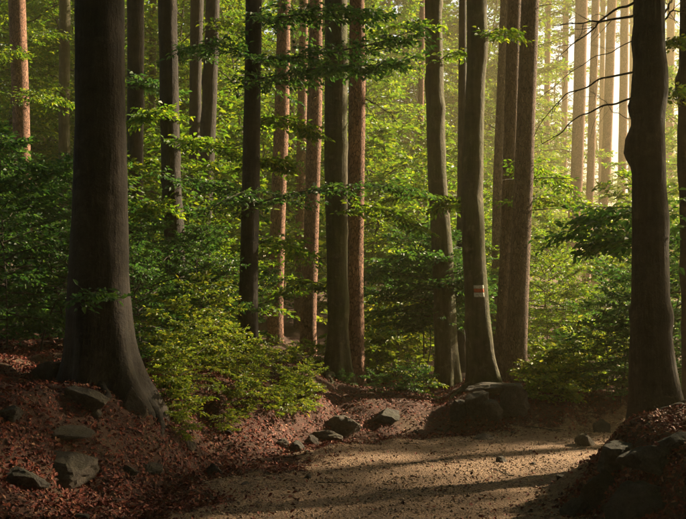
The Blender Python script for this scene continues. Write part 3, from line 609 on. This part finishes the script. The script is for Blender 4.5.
row(MIDU, [(399, 20.0, .55), (426, 19.2, .58), (436, 19.5, .72), (450, 19.6, .7), (424, 19.9, .75), (470, 19.4, .62)], "dark layered sapling around the foot of the leaning beech", "dark saplings around the leaning beech", look="dark layered sapling", full=3.4)
row(LOW, [(376, 17.9, .9), (396, 17.5, .8), (418, 17.3, .6), (385, 20.6, 1.3), (405, 21.4, 1.4), (372, 22.4, 1.5), (425, 22.8, 1.6), (395, 23.6, 1.8), (320, 18.2, .6)], "bright low bush on the mound beside the reddish pine", "bright bushes on the mound", look="bright mound bush", full=0.75, name="low_bush", cat="bush")
row(LOWD, [(405, 16.4, .55), (425, 16.9, .55), (346, 16.6, .3), (380, 15.9, .4)], "small dark bush creeping over the low mound", "dark bushes on the mound", look="dark creeping bush", full=0.75, name="low_bush", cat="bush")
row(LOW, [(545, 15.9, .5), (556, 15.6, .85), (553, 17.0, .7), (567, 16.3, 1.0), (562, 18.6, 1.2), (582, 17.2, 1.2), (540, 15.0, .55), (560, 15.1, .7)], "sunlit low bush beside the rock ledge above the path", "sunlit bushes beside the ledge", look="sunlit ledge-side bush", full=0.75, name="low_bush", cat="bush")
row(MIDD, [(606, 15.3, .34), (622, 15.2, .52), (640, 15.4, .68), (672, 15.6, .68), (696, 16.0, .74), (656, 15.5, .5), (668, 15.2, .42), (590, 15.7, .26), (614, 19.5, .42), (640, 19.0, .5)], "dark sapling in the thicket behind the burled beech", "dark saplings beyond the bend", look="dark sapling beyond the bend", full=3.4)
row(MID, [(546, 23, .75), (600, 24, .66), (536, 26, .9), (566, 22.0, .55), (630, 22.5, .8), (672, 22, 1.1), (612, 29, .8), (556, 30, 1.0), (585, 33, .9)], "light green sapling at the edge of the hazy clearing", "light green saplings by the clearing", look="light green clearing-edge sapling", full=3.4)
row(MID, [(375, 27, 1.4), (400, 26, 1.2), (345, 27, 1.3), (425, 27, 1.1), (455, 29, 1.1), (480, 27, 1.0), (296, 27, 1.2), (325, 30, 1.6), (390, 31, 1.6), (440, 33, 1.6), (490, 31, 1.2), (515, 23, .7)], "sunlit sapling in the open wood behind the mound", "sunlit saplings behind the mound", look="sunlit open-wood sapling", full=3.4)
row(TALL, [(20, 30, 1.0), (60, 33, 1.1), (100, 29, .95), (-20, 34, 1.1), (140, 34, 1.15), (45, 40, 1.3), (100, 42, 1.3), (-5, 46, 1.4), (175, 30, .95), (215, 36, 1.15), (190, 44, 1.3), (235, 29, .85), (260, 40, 1.2), (150, 50, 1.5), (60, 52, 1.5), (10, 60, 1.8), (75, 64, 1.9), (130, 62, 1.9), (-15, 66, 1.9), (225, 60, 1.8)],
    "tall leafy understorey beech in the deep wood behind the bank", "understorey beeches behind the bank", look="deep-wood young beech", full=10.5, name="young_beech", cat="tree")
row(TALL, [(290, 34, 1.0), (330, 38, 1.1), (362, 36, 1.0), (315, 46, 1.3), (412, 50, 1.3), (455, 56, 1.3), (485, 62, 1.4), (388, 58, 1.5), (440, 66, 1.6), (345, 56, 1.5), (510, 70, 1.5)], "tall leafy understorey beech in the sunlit wood behind the mound", "understorey beeches behind the mound", look="sunlit young beech", full=10.5, name="young_beech", cat="tree")
row(TALL, [(515, 50, .9), (548, 66, .8), (612, 60, .6), (652, 48, .8), (692, 40, .95), (497, 60, 1.9), (528, 98, 2.4), (694, 100, 2.3)], "young beech standing at the edge of the hazy clearing", "young beeches by the clearing", look="clearing-edge young beech", full=10.5, name="young_beech", cat="tree")
row(SPRU, [(405, 58, .9), (560, 92, 1.0), (535, 80, .8), (470, 70, 1.0), (370, 76, 1.0), (600, 120, 1.1), (640, 110, 1.0), (500, 105, 1.1), (430, 95, 1.1), (250, 72, 1.1), (200, 64, 1.0), (120, 74, 1.2), (30, 68, 1.1), (320, 90, 1.2), (670, 125, 1.1), (580, 140, 1.1)],
    "drooping spruce fading into the haze far back", "spruces far back in the haze", look="hazy drooping spruce", full=21, name="spruce", cat="spruce")

# trees beyond the frame, added to block and shape sun and sky light
SHADE_BEECH = variant(8.6, 3.4, 30, 2.3, M_LEAF, 0.12, 0.08, True, 11, 6, 0.09, bend=.02, lmin=.2, twigs2=False, wr=.010)  # unseen beeches put in to shade the burled beech, path and bank
for k, (x, y, s) in enumerate([(7.8, 13.6, 1.12), (7.6, 11.0, 1.05), (8.8, 8.2, 1.05), (7.6, 5.0, 1.0), (13.5, 6.5, 1.3), (10.5, 2.0, 1.2)]):
    plant(SHADE_BEECH, 0, y, s, "unseen high-crowned beech added to shade the burled beech and the bank", "unseen beeches added for their shade", name="young_beech", cat="tree", X=x)
for k, (x, y, s) in enumerate([(5.2, 10.0, .42), (5.6, 9.0, .45), (5.0, 8.0, .40), (6.0, 11.0, .45)]):  # out-of-view saplings added to keep the knoll in shade
    plant(MIDD[k % 3], 0, y, s, "unseen dark sapling added to shade the knoll", "unseen saplings added to shade the knoll", X=x)
zz = np.linspace(-.3, 18, 24); tv, tf = tube(np.stack([.08 * np.sin(zz), .06 * np.cos(zz * .7), zz], 1), np.linspace(.26, .06, 24) * (1 + .5 * np.exp(-np.clip(zz, 0, 9) / .3)), 16)
T_GEN = mesh_np("trunk", tv, tf, B_DARK, True)
def blocker_tree(x, y, k, label, group):
    o = thing("beech_tree", label, "beech", (x, y, tz(x, y)), group); o.rotation_euler = (0, 0, k * 1.1); link("trunk", T_GEN, o)
    c = CROWN[k % 3]
    for nme, d in (("limb", c[0]), ("crown", c[1])):
        q = link(nme, d, o, (0, 0, 7.0)); q.scale = (1.15, 1.15, 1.0)
sur = [(-4.2, 4.2), (4.6, 3.2), (-4.6, 7.6), (0.5, -2.5), (9, 0.5), (-1, -14), (5, -15), (11, -12), (-8, -14), (-5, 2), (-8, 6.5), (-7, -3), (-3, -5), (2.5, -4), (6.5, -2), (-11, 1), (-12, 11), (-9.5, 15.5), (-13, 18), (-16, 7), (-4, -10), (3, -11), (8, -9), (-10, -9), (-17, 25), (-14, -4), (12, -5), (-18, 14), (-20, 33)]  # unseen beeches added to cut the sky light from behind and beside
sur += [(8.6, 10.3), (8.6, 6.4), (7.4, 2.6), (12.6, 19.4), (9.8, 16.6), (11.5, 5.5), (13.5, 10.0), (12.5, 11.3), (16.5, 5.0), (17, 9.5)]  # more of them, added to shade the near air and the thickest trunk
for k, (x, y) in enumerate(sur): blocker_tree(x, y, k, "unseen tall beech added to block sky and sun", "unseen tall beeches added to block light")
for k, (x, y) in enumerate([(-7, 4), (-9, 9.5), (-8, 0), (-5, -4), (0.5, -8), (4.5, -7), (-12, 5), (-14, 14), (-11, -6), (-3.5, -13), (7, -6), (-15, 20), (-1, -11), (2, -13), (5, -11), (9, -11), (-6, -11), (-9, -13), (-13, -11), (11, -8), (13, -3), (-3.2, -2.5), (2.8, -2.8), (-.3, -4.5), (-5.2, .5), (5.5, .5), (-6, 3), (-6.5, 6.5), (7, 2.5), (-2.5, -7), (3, -6.5), (-8.5, 3.5), (-9.5, 7), (-16, -2), (-18, 8), (-4, -7)]):  # out-of-view thicket added to block low sky light
    plant(TALL[k % 3], 0, y, .8, "unseen understorey beech added to block low sky light", "unseen understorey beeches added to block light", name="young_beech", cat="tree", X=x)

# ---------------------------------------------------------------- rocks
def rock_mesh(sx, sy, sz, seed, mat, sub=3, cuts=7, boxy=False):
    import bmesh
    bm = bmesh.new(); bmesh.ops.create_icosphere(bm, subdivisions=sub, radius=1.0); bm.verts.ensure_lookup_table()
    v = np.array([x.co[:] for x in bm.verts]); f = np.array([[q.index for q in p.verts] for p in bm.faces]); bm.free()
    r = np.random.default_rng(seed)
    if boxy: v = v / (np.abs(v) ** 5).sum(1, keepdims=True) ** .2 * .8
    v = v * (1 + .22 * fbm(v[:, 0] * 1.1 + seed, v[:, 1] * 1.1, v[:, 2] * 1.1, seed, 3))[:, None]
    for _ in range(cuts):
        n = r.normal(0, 1, 3); n /= np.linalg.norm(n); n[2] = n[2] * .8 + (.25 if n[2] > 0 else 0); n /= np.linalg.norm(n); c = r.uniform(.42, .78); e = v @ n - c
        v = v - np.clip(e, 0, None)[:, None] * n * .92
    v = v * (1 + .075 * fbm(v[:, 0] * 3.5 + seed, v[:, 1] * 3.5, v[:, 2] * 3.5, seed + 9, 5))[:, None]
    return mesh_np("rock", v * np.array([sx, sy, sz]) * 1.25, f, mat, False)
def rock(px, py, wpx, hpx, label, mat=M_ROCK, name="boulder", cat="rock", seed=None, depth=.8, rot=None, tilt=0.0, group=None, sub=4, sink=.2, boxy=False):
    p = ground_at(px, min(py + hpx * .42, 517)); Y = p[1]; w, h = wpx * Y / F / 2, hpx * Y / F / 2
    seed = seed if seed is not None else int(px * 7 + py)
    o = link(name, rock_mesh(w, w * depth, h * 1.25, seed, mat, sub, 5 if boxy else 7, boxy)); y = Y + w * depth * .5
    q = on_plane(px, py, y); o.location = (q[0], y, min(q[2], tz(q[0], y) + h * sink) if sink else q[2]); o.rotation_euler = (0, tilt, (seed % 7 - 3) * .12 if rot is None else rot)
    return tag(o, label, cat, group)
R_ = rock
R_(66, 466, 62, 30, "largest boulder on the bank, slab-faced and mossy", tilt=.2, seed=11, sink=.35)
R_(45, 371, 34, 20, "grey block beside the foot of the thickest trunk, up the bank", boxy=True)
R_(86, 403, 46, 17, "long grey rock jutting out under the thickest trunk", seed=5, tilt=.25)
R_(133, 402, 24, 26, "grey upright rock tucked against the long root of the thickest trunk")
R_(9, 413, 26, 15, "dark rock half buried up the bank above the largest boulder", M_ROCKD)
R_(24, 481, 46, 18, "flat dark slab lying below the largest boulder", M_ROCKD)
R_(62, 432, 50, 10, "low ridge of stone breaking through leaves above the largest boulder")
R_(128, 470, 17, 9, "small dark stone on the leaves beside the largest boulder", M_ROCKD, name="stone")
R_(151, 470, 22, 11, "small grey stone with a dark stone close beside it")
R_(190, 446, 13, 12, "round stone under the low bushes by the long root", M_ROCK, name="stone")
R_(212, 469, 15, 12, "pointed dark stone at the foot of the bank", M_ROCKD, name="stone")
R_(326, 437, 34, 11, "long flat stone at the foot of the mound, beside the path")
R_(346, 428, 30, 18, "grey rock sitting on the slope of the mound above a long flat stone")
R_(297, 447, 13, 12, "dark stone below the last yellow-green bush", M_ROCKD, name="stone")
R_(312, 441, 15, 10, "grey stone between the long flat stone and the last bush", name="stone")
R_(283, 444, 20, 9, "pale flat stone under the yellow-green bushes", name="stone")
R_(388, 417, 28, 11, "dark mossy boulder sunk in the mound beside the gully", M_ROCKD, seed=33)
R_(475, 405, 28, 26, "dark block forming one end of the rock ledge under the mossy beech", M_ROCK, seed=4, depth=.7, sink=.8, boxy=True)
R_(513, 404, 30, 27, "square grey block forming the other end of the rock ledge", M_ROCK, seed=15, depth=.7, sink=.8, boxy=True)
R_(497, 390, 52, 12, "flat slab lying on top of the rock ledge", M_ROCK, seed=21, depth=.6, sink=0, boxy=True)
R_(492, 414, 17, 18, "pale wedge stone leaning in the gap of the rock ledge", M_ROCK, seed=8, sink=.8)
R_(460, 408, 18, 22, "dark stone at the gully side of the rock ledge", M_ROCKD, seed=19)
R_(487, 438, 20, 7, "flat grey stone lying before the rock ledge at the path edge", name="stone")
R_(586, 441, 20, 13, "pinkish-grey stone at the path edge before the knoll")
R_(602, 428, 16, 13, "mossy stone at the foot of the burled dark beech", M_ROCKD)
R_(618, 458, 44, 24, "black jagged rock on the edge of the knoll below the burled beech", M_ROCKD, seed=41, boxy=True)
R_(600, 488, 44, 40, "black rock at the steep side of the knoll over the path", M_ROCKD, seed=44, boxy=True)
R_(655, 462, 60, 26, "long dark rock bedded in the top of the knoll", M_ROCKD, seed=47)
R_(640, 500, 70, 36, "broad dark boulder low on the knoll", M_ROCKD, seed=51)
R_(678, 440, 30, 14, "dark stone beside the roots of the burled dark beech", M_ROCKD, seed=53)
R_(575, 512, 24, 18, "dark stone rolled to the foot of the knoll", M_ROCKD, seed=55)
SM = [rock_mesh(1, .8, .6, 100 + k, M_ROCK, 2, 6) for k in range(6)]
k = 0
while k < 90:                                                         # scattered stones along the bank foot and the path edges
    x, y = rng.uniform(-3.4, 4.0), rng.uniform(7.8, 15.5); m = float(pmask(np.array([x]), np.array([y]))[0])
    if m > 0.5 and rng.random() > .12: continue
    s = 0.018 + 0.045 * rng.random() ** 2.2
    o = link("stone", SM[k % 6], None, (x, y, tz(x, y) + s * .25)); o.scale = (s, s, s); o.rotation_euler = (rng.uniform(-.3, .3), rng.uniform(-.3, .3), rng.uniform(0, 6.28))
    tag(o, "fist-sized loose stone lying among leaves or gravel", "stone", "loose stones beside the path"); k += 1

for k in range(26):                                                   # fallen twigs
    x, y = rng.uniform(-3.2, 3.6), rng.uniform(8.2, 14.8); a = rng.uniform(0, 6.28); ln = rng.uniform(.18, .6); P = []
    for u in np.linspace(-.5, .5, 7):
        qx, qy = x + math.cos(a) * ln * u + rng.normal(0, .012), y + math.sin(a) * ln * u + rng.normal(0, .012); P.append((qx - x, qy - y, tz(qx, qy) - tz(x, y) + .012))
    P = smooth_poly(np.array(P), 12); w = Acc(); w.add(tube(P, np.linspace(.009, .003, 12), 5))
    for q in (4, 7): e = P[q] + np.array([math.cos(a + .7), math.sin(a + .7), .12]) * ln * .22; w.add(tube(np.array([P[q], (P[q] + e) / 2, e]), [.004, .003, .0015], 4))
    tag(link("fallen_twig", w.mesh("fallen_twig", B_TWIG), None, (x, y, tz(x, y))), "forked dry twig dropped on leaves or gravel", "twig", "fallen twigs on the ground")

# ---------------------------------------------------------------- leaf litter, gravel
def tnormal(x, y, e=.03):
    return nrm(np.stack([-(terrain(x + e, y) - terrain(x - e, y)) / (2 * e), -(terrain(x, y + e) - terrain(x, y - e)) / (2 * e), np.ones_like(x)], -1))
n = 230000; y = 7.0 + 12 * rng.random(n) ** 1.3; x = rng.uniform(-1, 1, n) * (.36 * y + .4)
m = pmask(x, y); keep = (rng.random(n) < np.where(m > 0, 0.16 * np.exp(-m * 2.5) + .012, 0.5 + .5 * (fbm(x * 1.2, y * 1.2, 0, 91, 3) > -.25)))
x, y = x[keep], y[keep]; N_ = tnormal(x, y); a = rng.uniform(0, 6.28, len(x))
d = nrm(np.stack([np.cos(a), np.sin(a), np.zeros_like(a)], -1)); d = nrm(d - N_ * (d * N_).sum(1, keepdims=True) + N_ * rng.normal(.12, .25, len(x))[:, None])
p = np.stack([x, y, terrain(x, y) + .006 + .012 * rng.random(len(x))], -1)
lit = link("leaf_litter", leaf_mesh("leaf_litter", p, d, nrm(N_ + jit(len(x), .3)), .014 + .040 * rng.random(len(x)) ** 1.6, M_LIT, .6, .15, rng.uniform(-.2, .3, (1, 1))[0, 0]))
lit["kind"] = "stuff"; lit["label"] = "red-brown fallen leaves covering the banks"; lit["category"] = "leaf litter"
n = 80000; x, y = rng.uniform(-2.5, 6, n), rng.uniform(6.5, 15.5, n); m = pmask(x, y); keep = (m > -.12) & (rng.random(n) < .25 + .75 * (fbm(x * 1.5, y * 1.5, 0, 95, 3) > -.1)); x, y = x[keep], y[keep]; n = len(x)
s = .004 + .014 * rng.random(n) ** 5; octa = np.array([(1, 0, 0), (0, 1, 0), (-1, 0, 0), (0, -1, 0), (0, 0, .75), (0, 0, -.75)]); a = rng.uniform(0, 6.28, n)
v = octa[None] * (s[:, None, None] * rng.uniform(.6, 1.3, (n, 6, 1))); v = np.stack([v[..., 0] * np.cos(a)[:, None] - v[..., 1] * np.sin(a)[:, None], v[..., 0] * np.sin(a)[:, None] + v[..., 1] * np.cos(a)[:, None], v[..., 2]], -1)
v = v + np.stack([x, y, terrain(x, y) + .010 + s * .3], -1)[:, None]
ft = np.array([(0, 1, 4), (1, 2, 4), (2, 3, 4), (3, 0, 4), (1, 0, 5), (2, 1, 5), (3, 2, 5), (0, 3, 5)]); f = (np.arange(n)[:, None, None] * 6 + ft[None]).reshape(-1, 3)
gr = link("gravel", mesh_np("gravel", v.reshape(-1, 3), f, M_GRAV, False, np.repeat(rng.random(n), 8))); gr["kind"] = "stuff"; gr["label"] = "fine tan gravel scattered over the path"; gr["category"] = "gravel"

# ---------------------------------------------------------------- haze
def haze():
    x0, x1, y0, y1, z0, z1 = -520, 520, -140, 520, -1.5, 46
    v = [(x, y, z) for x in (x0, x1) for y in (y0, y1) for z in (z0, z1)]
    f = [(0, 1, 3, 2), (4, 6, 7, 5), (0, 4, 5, 1), (2, 3, 7, 6), (0, 2, 6, 4), (1, 5, 7, 3)]
    m = bpy.data.materials.new("haze_air"); m.use_nodes = True; N = m.node_tree.nodes; N.remove(N["Principled BSDF"])
    pv = N.new("ShaderNodeVolumePrincipled"); pv.inputs["Density"].default_value = 0.0021; pv.inputs["Color"].default_value = (1, .85, .50, 1); pv.inputs["Anisotropy"].default_value = 0.65
    m.node_tree.links.new(pv.outputs[0], N["Material Output"].inputs["Volume"])
    o = link("haze", mesh_np("haze", v, f, m)); o["kind"] = "stuff"; o["label"] = "pale golden haze hanging through the whole wood"; o["category"] = "haze"
haze()
